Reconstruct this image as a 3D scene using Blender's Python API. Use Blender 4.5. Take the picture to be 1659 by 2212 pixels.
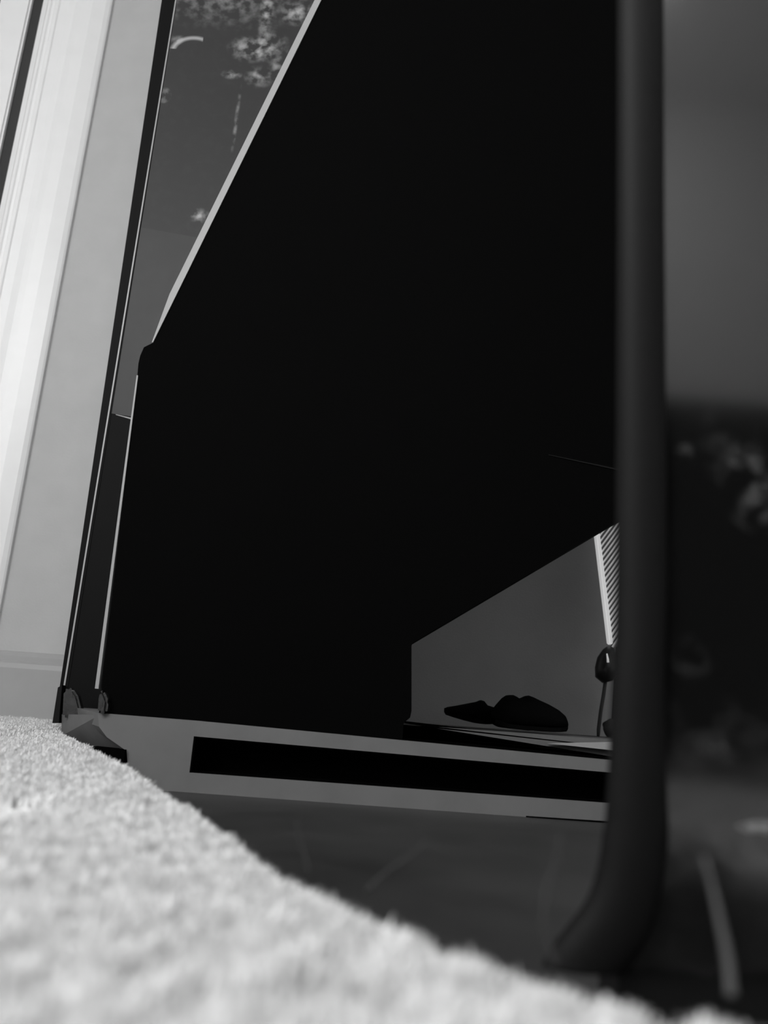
import bpy, bmesh, math, random
import numpy as np
from mathutils import Vector, Matrix, noise

for o in list(bpy.data.objects): bpy.data.objects.remove(o)
SC = bpy.context.scene
COL = SC.collection
rnd = random.Random(4)

# ------------------------------------------------------------------ camera
FPX = 1750.0; CAM_H = 0.035
PITCH = math.asin(.2411); ROLL = math.asin(.0704 / math.cos(PITCH))
Fv = Vector((0, math.cos(PITCH), math.sin(PITCH)))
R0 = Vector((1, 0, 0)); U0 = Vector((0, -math.sin(PITCH), math.cos(PITCH)))
Rv = math.cos(ROLL) * R0 + math.sin(ROLL) * U0
Uv = -math.sin(ROLL) * R0 + math.cos(ROLL) * U0
cam_d = bpy.data.cameras.new('camera'); cam = bpy.data.objects.new('camera', cam_d); COL.objects.link(cam)
cam_d.sensor_fit = 'VERTICAL'; cam_d.sensor_height = 36; cam_d.sensor_width = 27
cam_d.lens = 36 * FPX / 2212; cam_d.clip_start = .01; cam_d.clip_end = 50
cam_d.dof.use_dof = True; cam_d.dof.focus_distance = .72; cam_d.dof.aperture_fstop = 9.0
cam.matrix_world = Matrix(((Rv.x, Uv.x, -Fv.x, 0), (Rv.y, Uv.y, -Fv.y, 0), (Rv.z, Uv.z, -Fv.z, CAM_H), (0, 0, 0, 1)))
SC.camera = cam

def at(x, y, Y):                       # survey helper: photo pixel + real distance -> place in the room
    d = (x - 829.5) / FPX * Rv - (y - 1106) / FPX * Uv + Fv
    return Vector((0, 0, CAM_H)) + d * (Y / d.y)

# ------------------------------------------------------------------ light and exposure
w = bpy.data.worlds.new('world'); SC.world = w; w.use_nodes = True
w.node_tree.nodes['Background'].inputs[0].default_value = (.6, .6, .6, 1)
w.node_tree.nodes['Background'].inputs[1].default_value = .05
def area(name, loc, target, sx, sy, watts):
    l = bpy.data.lights.new(name, 'AREA'); l.shape = 'RECTANGLE'; l.size = sx; l.size_y = sy; l.energy = watts
    o = bpy.data.objects.new(name, l); COL.objects.link(o); o.location = loc
    o.rotation_euler = (Vector(target) - Vector(loc)).to_track_quat('-Z', 'Y').to_euler()
    return o
area('assumed_daylight', (-1.12, -.75, .98), (.1, -.2, .35), 1.0, 1.0, 27)  # added area light for assumed daylight from the left, no window is built
area('standing_lamp_light', (-.40, -.42, 1.0), (.0, .05, .0), .4, .4, 9)  # added fill that brightens the near carpet, no lamp stands there
area('room_lamp', (.55, -1.45, 2.2), (.95, -2.3, .9), .4, .4, 15)  # added light for the pale wall mirrored in the glossy panel, no lamp stands there
SC.view_settings.view_transform = 'Standard'; SC.view_settings.look = 'None'
SC.view_settings.gamma = 1; SC.view_settings.use_curve_mapping = False
SC.view_settings.exposure = 0.0

# ------------------------------------------------------------------ materials
def mat(name, v, rough=.6, spec=.5, noise_amt=0, scale=40, bump=0, bscale=200, emit=0, coat=0):
    m = bpy.data.materials.new(name); m.use_nodes = True
    nt = m.node_tree; b = nt.nodes['Principled BSDF']
    b.inputs['Base Color'].default_value = (v, v, v, 1)
    b.inputs['Roughness'].default_value = rough
    b.inputs['Specular IOR Level'].default_value = spec
    b.inputs['Coat Weight'].default_value = coat; b.inputs['Coat Roughness'].default_value = .03
    tc = nt.nodes.new('ShaderNodeTexCoord')
    if noise_amt:
        n = nt.nodes.new('ShaderNodeTexNoise'); n.inputs['Scale'].default_value = scale; n.inputs['Detail'].default_value = 5
        nt.links.new(tc.outputs['Object'], n.inputs['Vector'])
        r = nt.nodes.new('ShaderNodeMapRange'); r.inputs[1].default_value = .25; r.inputs[2].default_value = .75
        r.inputs[3].default_value = max(0, v * (1 - noise_amt)); r.inputs[4].default_value = v * (1 + noise_amt)
        nt.links.new(n.outputs['Fac'], r.inputs[0]); nt.links.new(r.outputs[0], b.inputs['Base Color'])
    if bump:
        n2 = nt.nodes.new('ShaderNodeTexNoise'); n2.inputs['Scale'].default_value = bscale
        nt.links.new(tc.outputs['Object'], n2.inputs['Vector'])
        bp = nt.nodes.new('ShaderNodeBump'); bp.inputs['Strength'].default_value = bump; bp.inputs['Distance'].default_value = .002
        nt.links.new(n2.outputs['Fac'], bp.inputs['Height']); nt.links.new(bp.outputs[0], b.inputs['Normal'])
    if emit:
        b.inputs['Emission Color'].default_value = (1, 1, 1, 1); b.inputs['Emission Strength'].default_value = emit
    return m

def dusty(name, v, rough, spec, dust, marks, spread=.0, dscale=60):
    """dark polished sheet with dust marks: marks = (kind, x, z, size_x, size_z, strength) in object coordinates"""
    m = mat(name, v, rough, spec)
    nt = m.node_tree; N = nt.nodes; L = nt.links; b = N['Principled BSDF']
    tc = N.new('ShaderNodeTexCoord'); sep = N.new('ShaderNodeSeparateXYZ')
    warp = N.new('ShaderNodeTexNoise'); warp.inputs['Scale'].default_value = dscale; warp.inputs['Detail'].default_value = 4
    L.new(tc.outputs['Object'], warp.inputs['Vector'])
    def math_(op, a, c=None):
        n = N.new('ShaderNodeMath'); n.operation = op
        for i, q in enumerate((a, c)):
            if q is None: continue
            if isinstance(q, (int, float)): n.inputs[i].default_value = q
            else: L.new(q, n.inputs[i])
        return n.outputs[0]
    L.new(tc.outputs['Object'], sep.inputs[0])
    total = None
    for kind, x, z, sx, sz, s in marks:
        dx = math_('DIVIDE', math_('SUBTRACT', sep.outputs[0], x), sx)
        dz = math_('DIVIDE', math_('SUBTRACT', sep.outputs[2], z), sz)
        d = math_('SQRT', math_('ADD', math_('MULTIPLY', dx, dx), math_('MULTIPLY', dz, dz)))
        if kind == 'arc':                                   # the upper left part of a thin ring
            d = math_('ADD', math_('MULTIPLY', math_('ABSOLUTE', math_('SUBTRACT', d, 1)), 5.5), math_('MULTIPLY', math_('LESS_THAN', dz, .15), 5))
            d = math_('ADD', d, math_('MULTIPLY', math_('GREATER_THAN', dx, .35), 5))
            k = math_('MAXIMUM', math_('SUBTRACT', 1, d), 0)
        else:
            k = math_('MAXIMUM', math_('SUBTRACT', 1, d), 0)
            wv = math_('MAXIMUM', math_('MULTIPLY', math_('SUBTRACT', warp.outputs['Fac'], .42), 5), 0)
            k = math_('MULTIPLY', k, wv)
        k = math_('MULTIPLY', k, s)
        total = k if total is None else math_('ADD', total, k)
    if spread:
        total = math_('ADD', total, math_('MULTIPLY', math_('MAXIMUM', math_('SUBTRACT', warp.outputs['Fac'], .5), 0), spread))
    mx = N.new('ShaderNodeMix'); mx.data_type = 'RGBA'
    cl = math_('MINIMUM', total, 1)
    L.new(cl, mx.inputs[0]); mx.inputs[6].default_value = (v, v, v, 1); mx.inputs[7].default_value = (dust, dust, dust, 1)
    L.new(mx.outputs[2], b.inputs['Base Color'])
    return m

M = dict(
    casing=mat('white_gloss_paint', .82, .35, .5, .02, 30),
    wall=mat('grey_wall_paint', .45, .8, .2, .04, 25, .15, 400),
    room=mat('pale_wall_paint', .78, .85, .2, .03, 12),
    skirting=mat('skirting_paint', .34, .5, .4, .04, 30),
    void=mat('dark_gap', .02, .9, .05), seal=mat('grey_rubber_seal', .05, .8, .1),  # seal: dark tone painting the shade of the gap beside the casing
    carpet=mat('cream_carpet_backing', .85, .95, .05, .12, 220, .5, 500),
    pile=mat('cream_carpet_fibre', .88, .9, .1, .13, 95),
    hardfloor=mat('dark_polished_floor', .034, .4, .4, .35, 14),
    black=mat('black_lacquer', .0016, .75, .02),
    seam=mat('seam_grey', .006, .6, .1), inner=mat('black_board', .004, .6, .08),
    edge=mat('pale_edge_banding', .30, .5, .3),
    plinth=mat('grey_satin_plinth', .14, .6, .1, .10, 25),
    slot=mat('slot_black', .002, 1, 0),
    gloss=None,
    stile=mat('dark_satin_stile', .005, .6, .11),
    board=mat('grey_board', .11, .8, .1, .05, 60),
    shoe=mat('black_felt', .004, 1, .02),
    lamp=mat('lit_lamp_rim', .8, .5, .3, emit=.4),
    rib=mat('lit_lamp_pleat', .7, .5, .3, emit=.17),
    socket=mat('dark_socket', .02, .3, .4),
    highlight=mat('bright_switch', .8, .2, .5, emit=.3),  # painted highlight on the socket, not a switch
    cord=mat('dark_cord', .06, .6, .3),
    fibre=mat('loose_fibre', .09, .8, .2), fibre_faint=mat('thin_loose_fibre', .045, .8, .1),
    bracket=mat('smoky_plastic', .018, .22, .6, .5, 150), rim=mat('thin_grey_edge', .34, .4, .4),  # rim: pale tone painting the glass edge highlight
    sofa=mat('charcoal_weave', .03, .95, .05, .5, 9),  # dark tone of the made-up block behind the viewer
)

nt = M['pile'].node_tree; pb = nt.nodes['Principled BSDF']           # wool fibres let light through
trn = nt.nodes.new('ShaderNodeBsdfTranslucent'); mxs = nt.nodes.new('ShaderNodeMixShader'); mxs.inputs[0].default_value = .35
nt.links.new(pb.inputs['Base Color'].links[0].from_socket, trn.inputs['Color'])
nt.links.new(pb.outputs[0], mxs.inputs[1]); nt.links.new(trn.outputs[0], mxs.inputs[2])
nt.links.new(mxs.outputs[0], nt.nodes['Material Output'].inputs['Surface'])

# ------------------------------------------------------------------ mesh helpers
def link(name, me, m, parent=None, smooth=False):
    o = bpy.data.objects.new(name, me); COL.objects.link(o)
    me.materials.append(m)
    if parent: o.parent = parent
    if smooth:
        me.polygons.foreach_set('use_smooth', [True] * len(me.polygons))
    return o
def mesh(name, verts, faces, m, parent=None, smooth=False, bevel=0, org=None):
    """org: the thing's base point; vertices of parts are stored relative to the parent's location"""
    base = Vector((0, 0, 0)) if parent is None else parent.location
    if parent and parent.parent: base = base + parent.parent.location
    me = bpy.data.meshes.new(name)
    me.from_pydata([tuple(Vector(v) - base) for v in verts], [], faces); 
    bm = bmesh.new(); bm.from_mesh(me); bmesh.ops.recalc_face_normals(bm, faces=bm.faces)
    if bevel:
        bmesh.ops.bevel(bm, geom=[e for e in bm.edges if e.is_manifold and e.calc_face_angle(0) > .5], offset=bevel, segments=2, affect='EDGES')
    bm.to_mesh(me); bm.free()
    return link(name, me, m, parent, smooth)
def hexa(c):   # 8 corners: bottom four, top four
    return c, [(0, 3, 2, 1), (4, 5, 6, 7), (0, 1, 5, 4), (1, 2, 6, 5), (2, 3, 7, 6), (3, 0, 4, 7)]
def box(name, a, b, m, parent=None, bevel=0):
    (x0, y0, z0), (x1, y1, z1) = a, b
    v, f = hexa([(x0, y0, z0), (x1, y0, z0), (x1, y1, z0), (x0, y1, z0), (x0, y0, z1), (x1, y0, z1), (x1, y1, z1), (x0, y1, z1)])
    return mesh(name, v, f, m, parent, False, bevel)
def prism(name, front, thick, m, parent=None, bevel=0, inset=0):
    """polygon of world points pushed back by thick along +Y"""
    n = len(front); v = [Vector(p) for p in front] + [Vector(p) + Vector((0, thick, 0)) for p in front]
    f = [tuple(range(n)), tuple(range(2 * n - 1, n - 1, -1))] + [(i, (i + 1) % n, n + (i + 1) % n, n + i) for i in range(n)]
    return mesh(name, v, f, m, parent, False, bevel)
def tube(name, pts, rad, m, parent=None, seg=8, flat=1.0):
    pts = [Vector(p) for p in pts]; v = []; f = []
    for i, p in enumerate(pts):
        t = (pts[min(i + 1, len(pts) - 1)] - pts[max(i - 1, 0)]).normalized()
        a = t.cross(Vector((0, 1, 0)))
        if a.length < .1: a = t.cross(Vector((1, 0, 0)))
        a.normalize(); b = t.cross(a)
        r = rad[i] if isinstance(rad, (list, tuple)) else rad
        for k in range(seg):
            q = 2 * math.pi * k / seg
            v.append(p + a * r * math.cos(q) + b * r * flat * math.sin(q))
    for i in range(len(pts) - 1):
        for k in range(seg):
            f.append((i * seg + k, i * seg + (k + 1) % seg, (i + 1) * seg + (k + 1) % seg, (i + 1) * seg + k))
    f += [tuple(range(seg)), tuple(range(len(v) - 1, len(v) - seg - 1, -1))]
    return mesh(name, v, f, m, parent, True)
def empty(name, loc, label, cat, group=None):
    o = bpy.data.objects.new(name, None); COL.objects.link(o); o.location = loc; o.empty_display_size = .02
    tag(o, label, cat, group); return o
def tag(o, label, cat, group=None):
    o['label'] = label; o['category'] = cat
    if group: o['group'] = group
    return o
def struct(o, label):
    o['kind'] = 'structure'; o['label'] = label; o['category'] = o.name.split('_')[0].split('.')[0]; return o
def spline(pts, n):      # Catmull-Rom through 2-tuples
    out = []; P = [pts[0]] + list(pts) + [pts[-1]]
    for i in range(1, len(P) - 2):
        for k in range(n):
            t = k / n; a, b, c, d = (np.array(P[j], float) for j in (i - 1, i, i + 1, i + 2))
            out.append(tuple(float(u) for u in .5 * (2 * b + (c - a) * t + (2 * a - 5 * b + 4 * c - d) * t * t + (3 * b - a - 3 * c + d) * t ** 3)))
    out.append(tuple(pts[-1])); return out

# ------------------------------------------------------------------ room
FZ = -.034; WY = 1.05
struct(box('floor', (-1.3, -2.4, FZ - .05), (2.2, 2.0, FZ), M['hardfloor']), 'dark polished hard floor beyond the carpet edge')
struct(box('wall_back', (-.49, WY, FZ), (2.2, WY + .1, 2.45), M['wall']), 'grey painted wall behind the black stand')
struct(box('wall_front', (-1.3, -2.4, FZ), (2.2, -2.3, 2.45), M['room']), 'pale wall behind the viewer, mirrored in the near black panel')
struct(box('wall_left', (-1.3, -2.3, FZ), (-1.2, 2.0, 2.45), M['room']), 'pale side wall beside the added daylight area light, no window in it')
struct(box('wall_right', (2.1, -2.3, FZ), (2.2, 2.0, 2.45), M['room']), 'pale side wall on the far right')
struct(box('ceiling', (-1.3, -2.4, 2.45), (2.2, 2.0, 2.5), M['room']), 'pale ceiling above the room')
# door casing: moulded white profile, swept upright
cx0, cx1 = -.5865, -.4815
prof = [(cx0, .06), (cx0, -.008), (cx0 + .009, -.012), (cx0 + .013, -.0165), (cx0 + .017, -.0172), (cx0 + .019, -.0155), (cx0 + .023, -.0155),
        (cx0 + .025, -.0178), (cx0 + .030, -.0182), (cx0 + .032, -.0166), (cx0 + .045, -.0165), (cx0 + .056, -.0180), (cx0 + .064, -.0166),
        (cx0 + .080, -.0150), (cx0 + .098, -.0098), (cx1 - .002, -.007), (cx1, -.005), (cx1, 0), (cx1, .06)]
v = [(x, WY + y, .0 - .03) for x, y in prof] + [(x, WY + y, 2.2) for x, y in prof]
n = len(prof)
struct(mesh('trim_1', v, [(i, i + 1, n + i + 1, n + i) for i in range(n - 1)] + [(0, n, 2 * n - 1, n - 1), tuple(range(n)), tuple(range(n, 2 * n))], M['casing']),
       'white moulded door casing at the left edge')
struct(box('door_1', (-.652, WY - .012, FZ), (-.6035, WY + .03, 2.2), M['casing'], bevel=.003), 'edge of white door leaf left of the dark gap')
struct(box('wall_passage', (-1.2, WY + .4, FZ), (-.49, WY + .45, 2.45), M['void']), 'dark gap beyond the door edge')
struct(box('trim_2', (-.6036, WY - .004, FZ), (-.5864, WY + .03, 2.2), M['seal']), 'dark strip painting the shadow gap between door leaf and white casing')  # dark strip paints the shade of the gap beside the casing
# skirting between casing and stand
prof = [(.0, FZ), (-.012, FZ), (-.012, .058), (-.010, .064), (-.006, .067), (-.006, .073), (-.002, .078), (.0, .079)]
v = [(cx1 - .001, WY + y, z) for y, z in prof] + [(-.24, WY + y, z) for y, z in prof]; n = len(prof)
struct(mesh('baseboard_back', v, [(i, (i + 1) % n, n + (i + 1) % n, n + i) for i in range(n)] + [tuple(range(n)), tuple(range(n, 2 * n))], M['skirting']),
       'painted skirting board at the foot of the grey wall')

# ------------------------------------------------------------------ carpet with a thick soft edge
EDGE = [(-.42, 1.2), (-.3300, .8951), (-.1200, .457), (-.0400, .2719), (-.0111, .2028), (.0083, .170), (.0323, .1414), (.0483, .1293), (.0607, .1275), (.11, .124), (.3, .12), (2.2, .11)]
EA = np.array(EDGE)
def edge_dist(x, y):           # positive inside the carpet
    best = np.full(x.shape, 1e9); sgn = np.ones(x.shape)
    for a, b in zip(EA[:-1], EA[1:]):
        d = b - a; t = np.clip(((x - a[0]) * d[0] + (y - a[1]) * d[1]) / (d @ d), 0, 1)
        q = np.hypot(x - a[0] - t * d[0], y - a[1] - t * d[1])
        s = np.sign(-(d[0] * (y - a[1]) - d[1] * (x - a[0])))
        u = q < best; best = np.where(u, q, best); sgn = np.where(u, s, sgn)
    return best * sgn
def lump(x, y):
    return (.0012 * np.sin(x * 160 + 2.1 * np.sin(y * 75)) * np.sin(y * 145 + 1.7 * np.sin(x * 90)) + .0013 * np.sin(x * 390 + y * 260) * np.sin(y * 420 - x * 130))
DROP = .02
def carpet_z(x, y):
    d = edge_dist(x, y)
    t = np.clip(1 - (d + .004) / DROP, 0, 1)
    return -.0055 + lump(x, y) - (-.0055 - FZ) * (1 - np.sqrt(np.clip(1 - t * t, 0, 1)))
xs = np.unique(np.concatenate([np.arange(-1.19, -.62, .02), np.arange(-.62, .16, .005), np.arange(.16, 2.1, .02)]))
ys = np.unique(np.concatenate([np.arange(-2.3, -.02, .02), np.arange(-.02, .4, .004), np.arange(.4, 1.05, .006), [1.05]]))
GX, GY = np.meshgrid(xs, ys); D = edge_dist(GX, GY); GZ = carpet_z(GX, GY)
keep = D > -.012
idx = np.where(keep.ravel(), np.cumsum(keep.ravel()) - 1, -1).reshape(keep.shape)
V = np.stack([GX[keep], GY[keep], np.maximum(GZ[keep], FZ)], 1)
a, b, c, d = idx[:-1, :-1], idx[:-1, 1:], idx[1:, 1:], idx[1:, :-1]
ok = (a >= 0) & (b >= 0) & (c >= 0) & (d >= 0)
Fq = np.stack([a[ok], b[ok], c[ok], d[ok]], 1)
me = bpy.data.meshes.new('carpet'); me.from_pydata(V.tolist(), [], Fq.tolist())
carpet = link('carpet', me, M['carpet'], None, True)
tag(carpet, 'cream cut-pile carpet covering the foreground with a soft diagonal edge', 'carpet')
rng = np.random.default_rng(7)
def scatter(x0, x1, y0, y1, n):
    x = rng.uniform(x0, x1, n); y = rng.uniform(y0, y1, n); k = (edge_dist(x, y) > -.006) & (y < WY - .02)
    return x[k], y[k]
sets = [scatter(-.10, .12, .05, .32, 42000) + (4, .0048, .00042), scatter(-.34, .05, .30, .62, 34000) + (4, .0052, .0006),
        scatter(-.66, -.1, .6, 1.03, 34000) + (4, .0050, .0009), scatter(-.9, .4, -.3, 1.03, 22000) + (3, .0050, .0012)]
vv = []; ff = []; off = 0
for x, y, nb, hh, ww in sets:
    z = carpet_z(x, y)
    dE = edge_dist(x, y); lean = np.clip(1 - dE / .012, 0, 1)     # pile leans outwards over the edge
    for k in range(nb):
        m_ = len(x)
        an = rng.uniform(0, 2 * math.pi, m_); tl = rng.uniform(.1, .55, m_) * hh; H = hh * rng.uniform(.7, 1.1, m_)
        bx = x + rng.normal(0, .0008, m_); by = y + rng.normal(0, .0008, m_)
        ex = np.cos(an) * tl + lean * .0025; ey = np.sin(an) * tl + lean * .0015
        sx = -np.sin(an) * ww; sy = np.cos(an) * ww
        p = np.stack([np.stack([bx - sx, by - sy, z - .001], 1), np.stack([bx + sx, by + sy, z - .001], 1),
                      np.stack([bx + ex * .45 + sx * .9, by + ey * .45 + sy * .9, z + H * .62], 1), np.stack([bx + ex * .45 - sx * .9, by + ey * .45 - sy * .9, z + H * .62], 1),
                      np.stack([bx + ex, by + ey, z + H], 1)], 1).reshape(-1, 3)
        i = np.arange(m_) * 5 + off
        ff.append((np.stack([i, i + 1, i + 2, i + 3], 1), np.stack([i + 3, i + 2, i + 4], 1))); vv.append(p); off += m_ * 5
V = np.concatenate(vv); Q = np.concatenate([q for q, t in ff]); T = np.concatenate([t for q, t in ff])
me = bpy.data.meshes.new('carpet_pile')
me.vertices.add(len(V)); me.vertices.foreach_set('co', V.ravel())
me.loops.add(len(Q) * 4 + len(T) * 3); me.loops.foreach_set('vertex_index', np.concatenate([Q.ravel(), T.ravel()]).astype(np.int32))
me.polygons.add(len(Q) + len(T))
me.polygons.foreach_set('loop_start', np.concatenate([np.arange(len(Q)) * 4, len(Q) * 4 + np.arange(len(T)) * 3]).astype(np.int32))
me.update(calc_edges=True); me.validate()
pile = link('carpet_pile', me, M['pile'], carpet); pile['kind'] = 'stuff'

# ------------------------------------------------------------------ the black stand
YF = .66                                              # front plane of the stand
st = empty('panel_stand', (0, .74, FZ), 'large black stand with angular cut-out panel on a grey slotted plinth', 'stand')
# main panel, one slab with the angular outline; pale edge banding follows its left edge
q = lambda x, y: at(x, y, YF)
top = 1.02
e_hi = q(320, 740); e_top = q(685, 0); s = (e_top.x - e_hi.x) / (e_top.z - e_hi.z)
ptop = Vector((e_hi.x + s * (top - e_hi.z), YF, top))
out = [q(213, 1545), q(297, 808), q(299, 785), q(303, 768), q(311, 750), e_hi + Vector((.004, 0, 0)), ptop + Vector((.004, 0, 0)), Vector((.34, YF, top)),
       Vector((.34, YF, .295)), q(1333, 1127), q(892, 1388), q(889, 1395), q(889, 1535), q(886, 1550), q(872, 1562), q(868, 1612)]
out[7].z = top
panel = prism('cutout_panel', out, .022, M['black'], st)
def strip(name, a, b, w0, w1, m, parent, dy=-.0012, depth=.02):     # a thin band along the panel edge, a and b at its inner side
    a = Vector(a); b = Vector(b)
    l = Vector((-1, 0, 0))
    c = [a + l * w0, a, a + Vector((0, depth, 0)), a + l * w0 + Vector((0, depth, 0)), b + l * w1, b, b + Vector((0, depth, 0)), b + l * w1 + Vector((0, depth, 0))]
    for p in c: p.y += dy
    vv_, f_ = hexa(c); return mesh(name, vv_, f_, m, parent)
e_mid = e_hi.lerp(ptop, .07)
strip('edge_band', e_hi + Vector((.0045, 0, .0)), e_mid + Vector((.0045, 0, .0)), .001, .0062, M['edge'], panel)
strip('edge_band', e_mid + Vector((.0045, 0, .0)), ptop + Vector((.0045, 0, 0)), .0062, .0066, M['edge'], panel)
strip('edge_band', q(213.5, 1488), q(299, 812), .0028, .0013, M['edge'], panel)
# faint raised seam on the panel
a = q(1185, 983); b = q(1350, 1018)
mesh('seam', *hexa([a + Vector((0, -.0008, -.0003)), b + Vector((0, -.0008, -.0007)), b + Vector((0, .002, -.0007)), a + Vector((0, .002, -.0003)),
                    a + Vector((0, -.0008, .0003)), b + Vector((0, -.0008, .0007)), b + Vector((0, .002, .0007)), a + Vector((0, .002, .0003))]), M['seam'], panel)
# back frame: black stile, black lower board, smoked upper pane with dust
YB = .83
qb = lambda x, y: at(x, y, YB)
zt = 1.12
bx = qb(380, 0).x
stile = [qb(128, 1490), qb(146, 1490), Vector((bx, YB, zt)), Vector((qb(349, 0).x - .0035, YB, zt))]
mesh('stile', *hexa([stile[0], stile[1], stile[1] + Vector((0, .02, 0)), stile[0] + Vector((0, .02, 0)), stile[3], stile[2], stile[2] + Vector((0, .02, 0)), stile[3] + Vector((0, .02, 0))]), M['inner'], st)
mesh('pane_edge', *hexa([Vector((bx - .0010, YB - .0006, .036)), Vector((bx + .0006, YB - .0006, .036)), Vector((bx + .0006, YB + .004, .036)), Vector((bx - .0010, YB + .004, .036)),
                         Vector((bx - .0006, YB - .0006, zt)), Vector((bx + .0008, YB - .0006, zt)), Vector((bx + .0008, YB + .004, zt)), Vector((bx - .0006, YB + .004, zt))]), M['rim'], st)  # glass edge highlight painted as a thin pale strip
zl = qb(235, 892).z; zr = qb(280, 905).z
lower = [Vector((bx, YB + .0006, FZ + .04)), Vector((.0, YB + .0006, FZ + .04)), Vector((.0, YB + .0006, zr - .02)), Vector((qb(282, 905).x, YB + .0006, zr)), Vector((bx, YB + .0006, zl))]
lb = prism('lower_board', lower, .014, M['inner'], st)
a = qb(250, 896); b = qb(284, 906)
mesh('board_edge', *hexa([a, b, b + Vector((0, .01, 0)), a + Vector((0, .01, 0)), a + Vector((0, 0, .0006)), b + Vector((0, 0, .0018)), b + Vector((0, .01, .0018)), a + Vector((0, .01, .0006))]), M['edge'], lb)
o0 = Vector((0, .74, FZ))
def mk(kind, px, py, wx, wz, s): p = qb(px, py) - o0; return (kind, p.x, p.z, wx, wz, s)
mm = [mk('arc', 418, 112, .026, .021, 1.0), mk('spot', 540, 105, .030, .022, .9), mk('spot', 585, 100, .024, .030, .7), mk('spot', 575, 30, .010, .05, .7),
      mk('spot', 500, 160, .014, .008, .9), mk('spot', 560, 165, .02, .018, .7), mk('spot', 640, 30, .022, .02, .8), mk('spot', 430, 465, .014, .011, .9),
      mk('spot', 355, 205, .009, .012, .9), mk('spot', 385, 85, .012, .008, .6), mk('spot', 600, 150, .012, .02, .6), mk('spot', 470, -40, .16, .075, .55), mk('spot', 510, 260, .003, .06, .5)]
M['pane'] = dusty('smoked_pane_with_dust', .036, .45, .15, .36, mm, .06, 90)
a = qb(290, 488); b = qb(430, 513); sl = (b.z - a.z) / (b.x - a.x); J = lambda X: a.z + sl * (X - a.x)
M['pane_reflection'] = mat('smoked_pane_painted_reflection', .046, .45, .15, .06, 40)  # lighter tone of the lower sheet paints in a reflection
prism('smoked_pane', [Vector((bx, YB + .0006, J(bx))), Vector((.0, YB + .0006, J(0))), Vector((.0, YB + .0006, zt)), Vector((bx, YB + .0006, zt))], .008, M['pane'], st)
prism('smoked_pane', [Vector((bx, YB + .0006, zl)), Vector((.0, YB + .0006, zr - .02)), Vector((.0, YB + .0006, J(0))), Vector((bx, YB + .0006, J(bx)))], .008, M['pane_reflection'], st)
# plinth: grey rounded base, slot recessed in its front, tucked in towards the floor at its left end
zt0 = lambda X: .0212 - .0215 * (X + .217)            # upper edge, it drops slightly to the right
s0 = lambda X: .0076 - .0137 * (X + .136)             # slot top
XL, XR = -.2165, .33
SL = q(415, 1630).x
def ring(X, tuck):                                    # front profile of the plinth at X, from the top back to the bottom back
    yb = .86
    return [(X, yb, zt0(X)), (X, YF + .004, zt0(X)), (X, YF - .001, zt0(X) - .003), (X, YF - .002, s0(X)), (X, YF - .002, -.0195), (X, YF + .002, -.026), (X + tuck, YF + .006, FZ), (X + tuck, yb, FZ)]
def loft(name, rings, m, parent, caps=True, smooth=False):
    n = len(rings[0]); v = [p for r in rings for p in r]
    f = [(i * n + k, i * n + (k + 1) % n, (i + 1) * n + (k + 1) % n, (i + 1) * n + k) for i in range(len(rings) - 1) for k in range(n)]
    if caps: f += [tuple(range(n)), tuple(range(len(v) - n, len(v)))]
    return mesh(name, v, f, m, parent, smooth)
def lring(t):      # the tucked left end: t 0 top edge .. 1
    return t
# left end block (tapered under), then upper rail, lower rail and slot back to the right of it
A = q(213, 1540); B = q(216, 1570); Cc = q(232, 1592); Dd = q(275, 1622)
yb = .86
def back(p, y=yb, sh=-.0): return Vector((p.x + sh, y, p.z))
fl = [Vector((SL, YF - .002, zt0(SL))), A, B, Cc, Dd, Vector((Dd.x + .004, YF - .002, -.024)), Vector((Dd.x + .01, YF - .002, FZ)), Vector((SL, YF - .002, FZ))]
for p in fl: p.y = YF - .002
bk = [Vector((p.x - (.086 if i in (1, 2, 3, 4) else .05 if i in (5, 6) else 0), .84, p.z + (.004 if i in (3, 4) else 0))) for i, p in enumerate(fl)]
nn = len(fl)
pl = mesh('plinth', [*fl, *bk], [tuple(range(nn)), tuple(range(2 * nn - 1, nn - 1, -1))] + [(i, (i + 1) % nn, nn + (i + 1) % nn, nn + i) for i in range(nn)], M['plinth'], st)
loft('upper_rail', [[(X, .84, zt0(X)), (X, YF - .002, zt0(X)), (X, YF - .002, s0(X)), (X, .84, s0(X))] for X in (SL, XR)], M['plinth'], pl)
loft('lower_rail', [[(X, .84, -.0195), (X, YF - .002, -.0195), (X, YF - .002, FZ), (X, .84, FZ)] for X in (SL, XR)], M['plinth'], pl)
mesh('slot', *hexa([(SL, YF + .03, -.021), (XR, YF + .03, -.021), (XR, YF + .036, -.021), (SL, YF + .036, -.021), (SL, YF + .03, .014), (XR, YF + .03, .008), (XR, YF + .036, .008), (SL, YF + .036, .014)]), M['slot'], pl)
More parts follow.
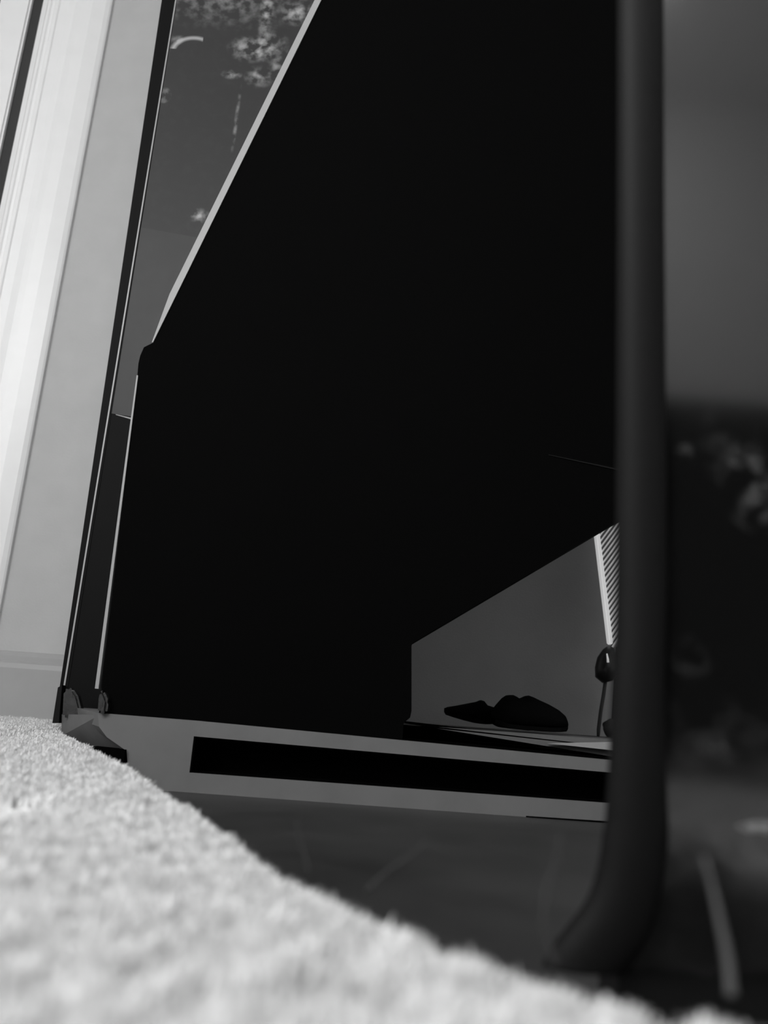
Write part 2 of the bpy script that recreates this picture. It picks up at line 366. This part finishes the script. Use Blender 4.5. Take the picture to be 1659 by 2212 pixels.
# dark lining of the slot: thin liners so the opening reads black
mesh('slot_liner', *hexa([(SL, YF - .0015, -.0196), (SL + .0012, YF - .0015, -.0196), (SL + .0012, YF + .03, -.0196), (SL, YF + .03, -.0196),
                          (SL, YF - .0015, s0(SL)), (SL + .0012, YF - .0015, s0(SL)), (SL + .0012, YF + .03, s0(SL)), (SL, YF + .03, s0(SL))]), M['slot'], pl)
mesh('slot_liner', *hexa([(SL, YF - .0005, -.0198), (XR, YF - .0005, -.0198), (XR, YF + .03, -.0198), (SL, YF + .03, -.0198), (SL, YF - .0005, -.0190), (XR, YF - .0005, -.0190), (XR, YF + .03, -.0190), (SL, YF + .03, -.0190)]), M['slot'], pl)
X0 = q(1135, 1770).x
mesh('floor_seam', *hexa([(X0, YF - .0032, FZ), (XR, YF - .0032, FZ), (XR, YF - .001, FZ), (X0, YF - .001, FZ), (X0, YF - .0032, FZ + .0008), (XR, YF - .0032, FZ + .0022), (XR, YF - .001, FZ + .0022), (X0, YF - .001, FZ + .0008)]), M['slot'], pl)
X0 = -.02  # black sheet over the plinth top stands in for the gap's shade
mesh('gap_shade_sheet', *hexa([(X0, YF + .002, zt0(X0) - .001), (XR, YF + .002, zt0(XR) - .001), (XR, .84, zt0(XR) - .001), (X0, .84, zt0(X0) - .001),
                         (X0, YF + .002, zt0(X0) + .0006), (XR, YF + .002, zt0(XR) + .0006), (XR, .84, zt0(XR) + .0006), (X0, .84, zt0(X0) + .0006)]), M['slot'], pl)
a, b, c, d = at(133, 1543, .825), at(216, 1544, YF + .001), at(274, 1640, YF + .004), at(133, 1590, .825)
sk = [d, c, c + Vector((.03, .012, 0)), d + Vector((.03, .012, 0)), a, b, b + Vector((.03, .012, 0)), a + Vector((.03, .012, 0))]
mesh('side_skirt', *hexa(sk), M['plinth'], st)
# small black foot under the left end
a, b, c, d = q(205, 1612), q(275, 1619), q(276, 1646), q(205, 1636)
ft = [d + Vector((0, -.006, 0)), c + Vector((0, -.006, 0)), b + Vector((0, -.006, 0)), a + Vector((0, -.006, 0))]
prism('foot', [Vector((ft[0].x, ft[0].y, FZ)), Vector((ft[1].x, ft[1].y, FZ)), ft[2], ft[3]], .012, M['slot'], st)
# smoky corner brackets at the bottom of the two upright edges
def blob(name, px, py, Y, rx, ry, rz, m, parent, seed):
    bm = bmesh.new(); bmesh.ops.create_icosphere(bm, subdivisions=3, radius=1)
    c = at(px, py, Y) - (parent.location)
    for v_ in bm.verts:
        k = 1 + .22 * noise.noise(v_.co * 1.6 + Vector((seed, 0, 0)))
        p = v_.co * k; v_.co = c + Vector((p.x * rx, p.y * ry, p.z * rz))
    me_ = bpy.data.meshes.new(name); bm.to_mesh(me_); bm.free(); return link(name, me_, m, parent, True)
for Yb_, pts in ((.79, [(133, 1550), (174, 1552), (173, 1528), (167, 1504), (156, 1487), (146, 1484), (136, 1492)]), (YF - .008, [(209, 1541), (229, 1543), (233, 1516), (227, 1500), (221, 1490), (214, 1494), (211, 1510)])):
    prism('corner_bracket', [at(x, y, Yb_) for x, y in pts], .012, M['bracket'], st, bevel=.0022)
fl_ = prism('stile_foot', [at(113, 1562, .82), at(127, 1562, .82), at(134, 1480, .82), at(125, 1485, .82)], .03, M['stile'], st)

# ------------------------------------------------------------------ things seen through the cut-out
YS = .86
sh_z = at(1130, 1581, YS).z
bd = empty('low_board', (.25, .86, FZ), 'low grey board under the cut-out carrying the dark shoes', 'board')
fr = [at(872, 1562, .72), at(1320, 1634, .72), Vector((.42, .72, at(1320, 1634, .72).z)), Vector((.42, .72, sh_z)), Vector((at(872, 1562, .72).x, .72, sh_z))]
prism('board_top', fr, .30, M['board'], bd)
box('board_leg', (.10, .90, FZ), (.13, .98, sh_z - .016), M['inner'], bd)
box('board_leg', (.33, .90, FZ), (.36, .98, sh_z - .022), M['inner'], bd)
prism('under_board_shade', [at(860, 1556, .745), at(1330, 1630, .745), Vector((.36, .745, at(1330, 1630, .745).z)), Vector((.36, .745, .0155)), Vector((at(860, 1556, .745).x, .745, .0185))], .02, M['slot'], bd)  # black filler stands in for the shade under the board
a = at(1185, 1606, .712); b = at(1325, 1603, .712); c = at(1325, 1621, .712)
prism('pale_strip', [a, c, b], .006, M['lamp' if False else 'edge'], bd)

def shoe(name, prof, Y, dep, label):
    """prof: (px, top py, bottom py, depth factor)"""
    c0 = at(prof[len(prof) // 2][0], prof[len(prof) // 2][2], Y)
    root = empty(name, (c0.x, Y, sh_z), label, 'shoe', None)
    rings = []; soles = []
    for px, ty, by, k in prof:
        t = at(px, ty, Y); b_ = at(px, by, Y); mid = (t + b_) / 2; hz = (t.z - b_.z) / 2; r = []
        for j in range(14):
            q_ = 2 * math.pi * j / 14
            cx, sz = math.cos(q_), math.sin(q_)
            r.append((mid.x, Y + dep * k * math.copysign(abs(cx) ** .8, cx), mid.z + hz * math.copysign(abs(sz) ** .8, sz)))
        rings.append(r)
        soles.append([(mid.x, Y - dep * k * .92, b_.z), (mid.x, Y + dep * k * .92, b_.z), (mid.x, Y + dep * k * .92, b_.z + .004), (mid.x, Y - dep * k * .92, b_.z + .004)])
    loft('upper', rings, M['shoe'], root, True, True)
    loft('sole', soles, M['shoe'], root)
    return root
shoe('slipper', [(961, 1530, 1538, .35), (966, 1527, 1544, .6), (985, 1524, 1550, .85), (1010, 1519, 1557, 1), (1030, 1515, 1562, 1), (1036, 1512, 1563, 1), (1043, 1514, 1564, .95), (1050, 1523, 1564, .9), (1066, 1528, 1563, .8), (1076, 1527, 1562, .5)],
     YS, .028, 'small flat dark slipper with a pointed toe on the low board')
shoe('slipper', [(1066, 1530, 1562, .5), (1076, 1518, 1567, .8), (1086, 1507, 1571, 1), (1095, 1501, 1573, 1), (1104, 1501, 1574, 1), (1112, 1505, 1575, 1), (1120, 1510, 1576, 1), (1128, 1506, 1577, 1), (1137, 1502, 1577, 1), (1148, 1506, 1578, 1),
                 (1160, 1512, 1579, 1), (1180, 1521, 1580, .97), (1198, 1531, 1580, .9), (1212, 1543, 1579, .75), (1219, 1556, 1574, .5), (1221, 1562, 1568, .25)],
     YS - .045, .034, 'larger humped dark slipper with a rounded toe on the low board')

# leaning lamp with a pleated shade, half hidden by the near panel
YL = .96
lp = empty('pleated_lamp', (.31, YL, FZ), 'bright lit lamp with ribbed shade leaning behind the near dark panel', 'lamp')
ql = lambda x, y, dy=0: at(x, y, YL + dy)
sa, sb = ql(1288, 1120), ql(1321, 1391)
mesh('shade_rim', *hexa([sb + Vector((-.0023, 0, 0)), sb + Vector((.0023, 0, 0)), sb + Vector((.0023, .012, 0)), sb + Vector((-.0023, .012, 0)),
                         sa + Vector((-.0023, 0, 0)), sa + Vector((.0023, 0, 0)), sa + Vector((.0023, .012, 0)), sa + Vector((-.0023, .012, 0))]), M['lamp'], lp, bevel=.001)
up = Vector((.040, 0, .058))
for i in range(23):
    t = .03 + i * .044
    p = sa.lerp(sb, t) + Vector((.0035, .004, -.003))
    k = up * 1.15
    c = [p + Vector((0, 0, -.0011)), p + k + Vector((0, 0, -.0011)), p + k + Vector((0, .007, -.0011)), p + Vector((0, .007, -.0011)),
         p + Vector((0, 0, .0011)), p + k + Vector((0, 0, .0011)), p + k + Vector((0, .007, .0011)), p + Vector((0, .007, .0011))]
    mesh('shade_rib', *hexa(c), M['rib'], lp)
p0 = sa + Vector((.0045, .013, .01)); p1 = sb + Vector((.0045, .013, -.002))
mesh('shade_back', *hexa([p1, p1 + up * 1.2, p1 + up * 1.2 + Vector((0, .003, 0)), p1 + Vector((0, .003, 0)), p0, p0 + up * 1.2, p0 + up * 1.2 + Vector((0, .003, 0)), p0 + Vector((0, .003, 0))]), M['board'], lp)
cs = ql(1314, 1440)
tube('socket', [ql(1320, 1398), ql(1316, 1408), ql(1312, 1425), ql(1310, 1445), ql(1309, 1462), ql(1312, 1473)], [.004, .008, .012, .0135, .0125, .006], M['socket'], lp, 14)
tube('switch', [ql(1311, 1412, -.014), ql(1313, 1424, -.015), ql(1313.5, 1431, -.015)], [.0008, .0013, .0015], M['highlight'], lp, 8)  # glowing sliver imitates a highlight on the socket
tube('cord', [ql(1308, 1470), ql(1304, 1500), ql(1298, 1535), ql(1293, 1575), ql(1292, 1600, .0), Vector((.30, YL + .03, sh_z + .004))], .0022, M['cord'], lp, 8)
tube('lamp_pole', [ql(1340, 1398, .01), ql(1334, 1500, .01), Vector((ql(1334, 1500).x, YL + .01, sh_z + .002))], .005, M['cord'], lp, 10)
blob('cord_plug', 1318, 1572, YL, .009, .008, .010, M['cord'], lp, 3)

# ------------------------------------------------------------------ near glossy black panel on the right
YN = .20
npn = empty('glossy_panel', (.2, YN, FZ), 'glossy black panel with rounded edge and flared foot close on the right', 'panel')
qn = lambda x, y, dy=0: at(x, y, YN + dy)
Lx = spline([(1333, -160), (1333, 400), (1331, 1000), (1329, 1300), (1322, 1480), (1309, 1735), (1301, 1806), (1286, 1890), (1262, 1950), (1225, 2000), (1190, 2045), (1170, 2085)], 4)
Rx = spline([(1432, -160), (1434, 400), (1438, 1000), (1438, 1300), (1434, 1480), (1441, 1735), (1443, 1806), (1434, 1905), (1418, 1980), (1401, 2031), (1370, 2075), (1345, 2100)], 4)
rings = []; bound = []
for (lx, ly), (rx_, ry) in zip(Lx, Rx):
    l = qn(lx, ly); r = qn(rx_, ry); mid = (l + r) / 2; hw = (r - l) / 2; rg = []
    for j in range(13):                      # half-round front from the left edge to the right one
        q_ = math.pi * j / 12
        rg.append(mid - hw * math.cos(q_) + Vector((0, -.0045 * math.sin(q_), 0)))
    rg.append(r + Vector((.004, .018, 0))); rg.append(l + Vector((.0075, .018, 0)))
    rings.append(rg); bound.append(r)
loft('rounded_stile', rings, M['stile'], npn, True, False)
st_o = [o for o in bpy.data.objects if o.name.startswith('rounded_stile')][0]
st_o.data.polygons.foreach_set('use_smooth', [True] * len(st_o.data.polygons))
on = Vector((.2, YN, FZ))
def mn(kind, px, py, wx, wz, s): p = qn(px, py) - on; return (kind, p.x, p.z, wx, wz, s)
M['gloss'] = dusty('black_glass_with_smears', .004, .10, .85, .22,
                   [mn('spot', 1580, 950, .009, .014, .09), mn('spot', 1630, 1030, .010, .012, .30), mn('spot', 1650, 1110, .009, .006, .26), mn('spot', 1500, 1420, .006, .006, .16),
                    mn('spot', 1560, 1600, .02, .012, .08), mn('spot', 1640, 1787, .006, .0022, .9), mn('spot', 1485, 970, .003, .003, .2)], .0, 130)
def face_pt(p): return Vector((p.x - .0005, YN + .0015, p.z))
b0 = [face_pt(p) for p in bound if p.z > FZ]
zt_ = b0[0].z
poly = [*b0, Vector((b0[-1].x, YN + .0015, FZ)), Vector((.34, YN + .0015, FZ)), Vector((.34, YN + .0015, zt_))]
prism('glass_face', poly, .016, M['gloss'], npn)

# made-up dark block behind the viewer, added for its reflection in the panel
ot = empty('ottoman', (.45, -.62, 0), 'made-up charcoal block behind the viewer, added for its dark reflection in the glossy panel', 'ottoman')
box('body', (.02, -.95, .012), (1.0, -.42, .28), M['sofa'], ot, .02)
box('cushion', (.01, -.96, .28), (1.01, -.41, .40), M['sofa'], ot, .03)  # top of the made-up block
for x in (.06, .93):
    for y in (-.92, -.47): box('leg', (x, y, .001), (x + .04, y + .04, .014), M['socket'], ot)  # feet of the made-up block

# ------------------------------------------------------------------ loose fibres standing on the carpet edge
def fibre(pts, Y, r, label, m='fibre_faint'):
    p = [at(x, y, Y) for x, y in spline(pts, 5)]
    n = len(p); o = tube('loose_fibre', p, [r * (.35 + .65 * i / (n - 1)) for i in range(n)], M[m], None, 6)
    tag(o, label, 'fibre', 'loose carpet fibres on the carpet edge')
fibre([(1520, 1850), (1538, 1910), (1556, 1990), (1572, 2070), (1580, 2150)], .128, .00085, 'thick pale loose fibre before the near glossy panel', 'fibre')
fibre([(1212, 1800), (1200, 1860), (1182, 1920), (1175, 1980), (1183, 2030), (1200, 2085)], .145, .0006, 'curved loose fibre left of the flared foot')
fibre([(640, 1770), (648, 1810), (658, 1845), (668, 1885)], .20, .00045, 'short upright loose fibre midway along the carpet edge')
fibre([(920, 1815), (890, 1845), (840, 1880), (790, 1925)], .185, .0004, 'faint slanting loose fibre between the two upright fibres')
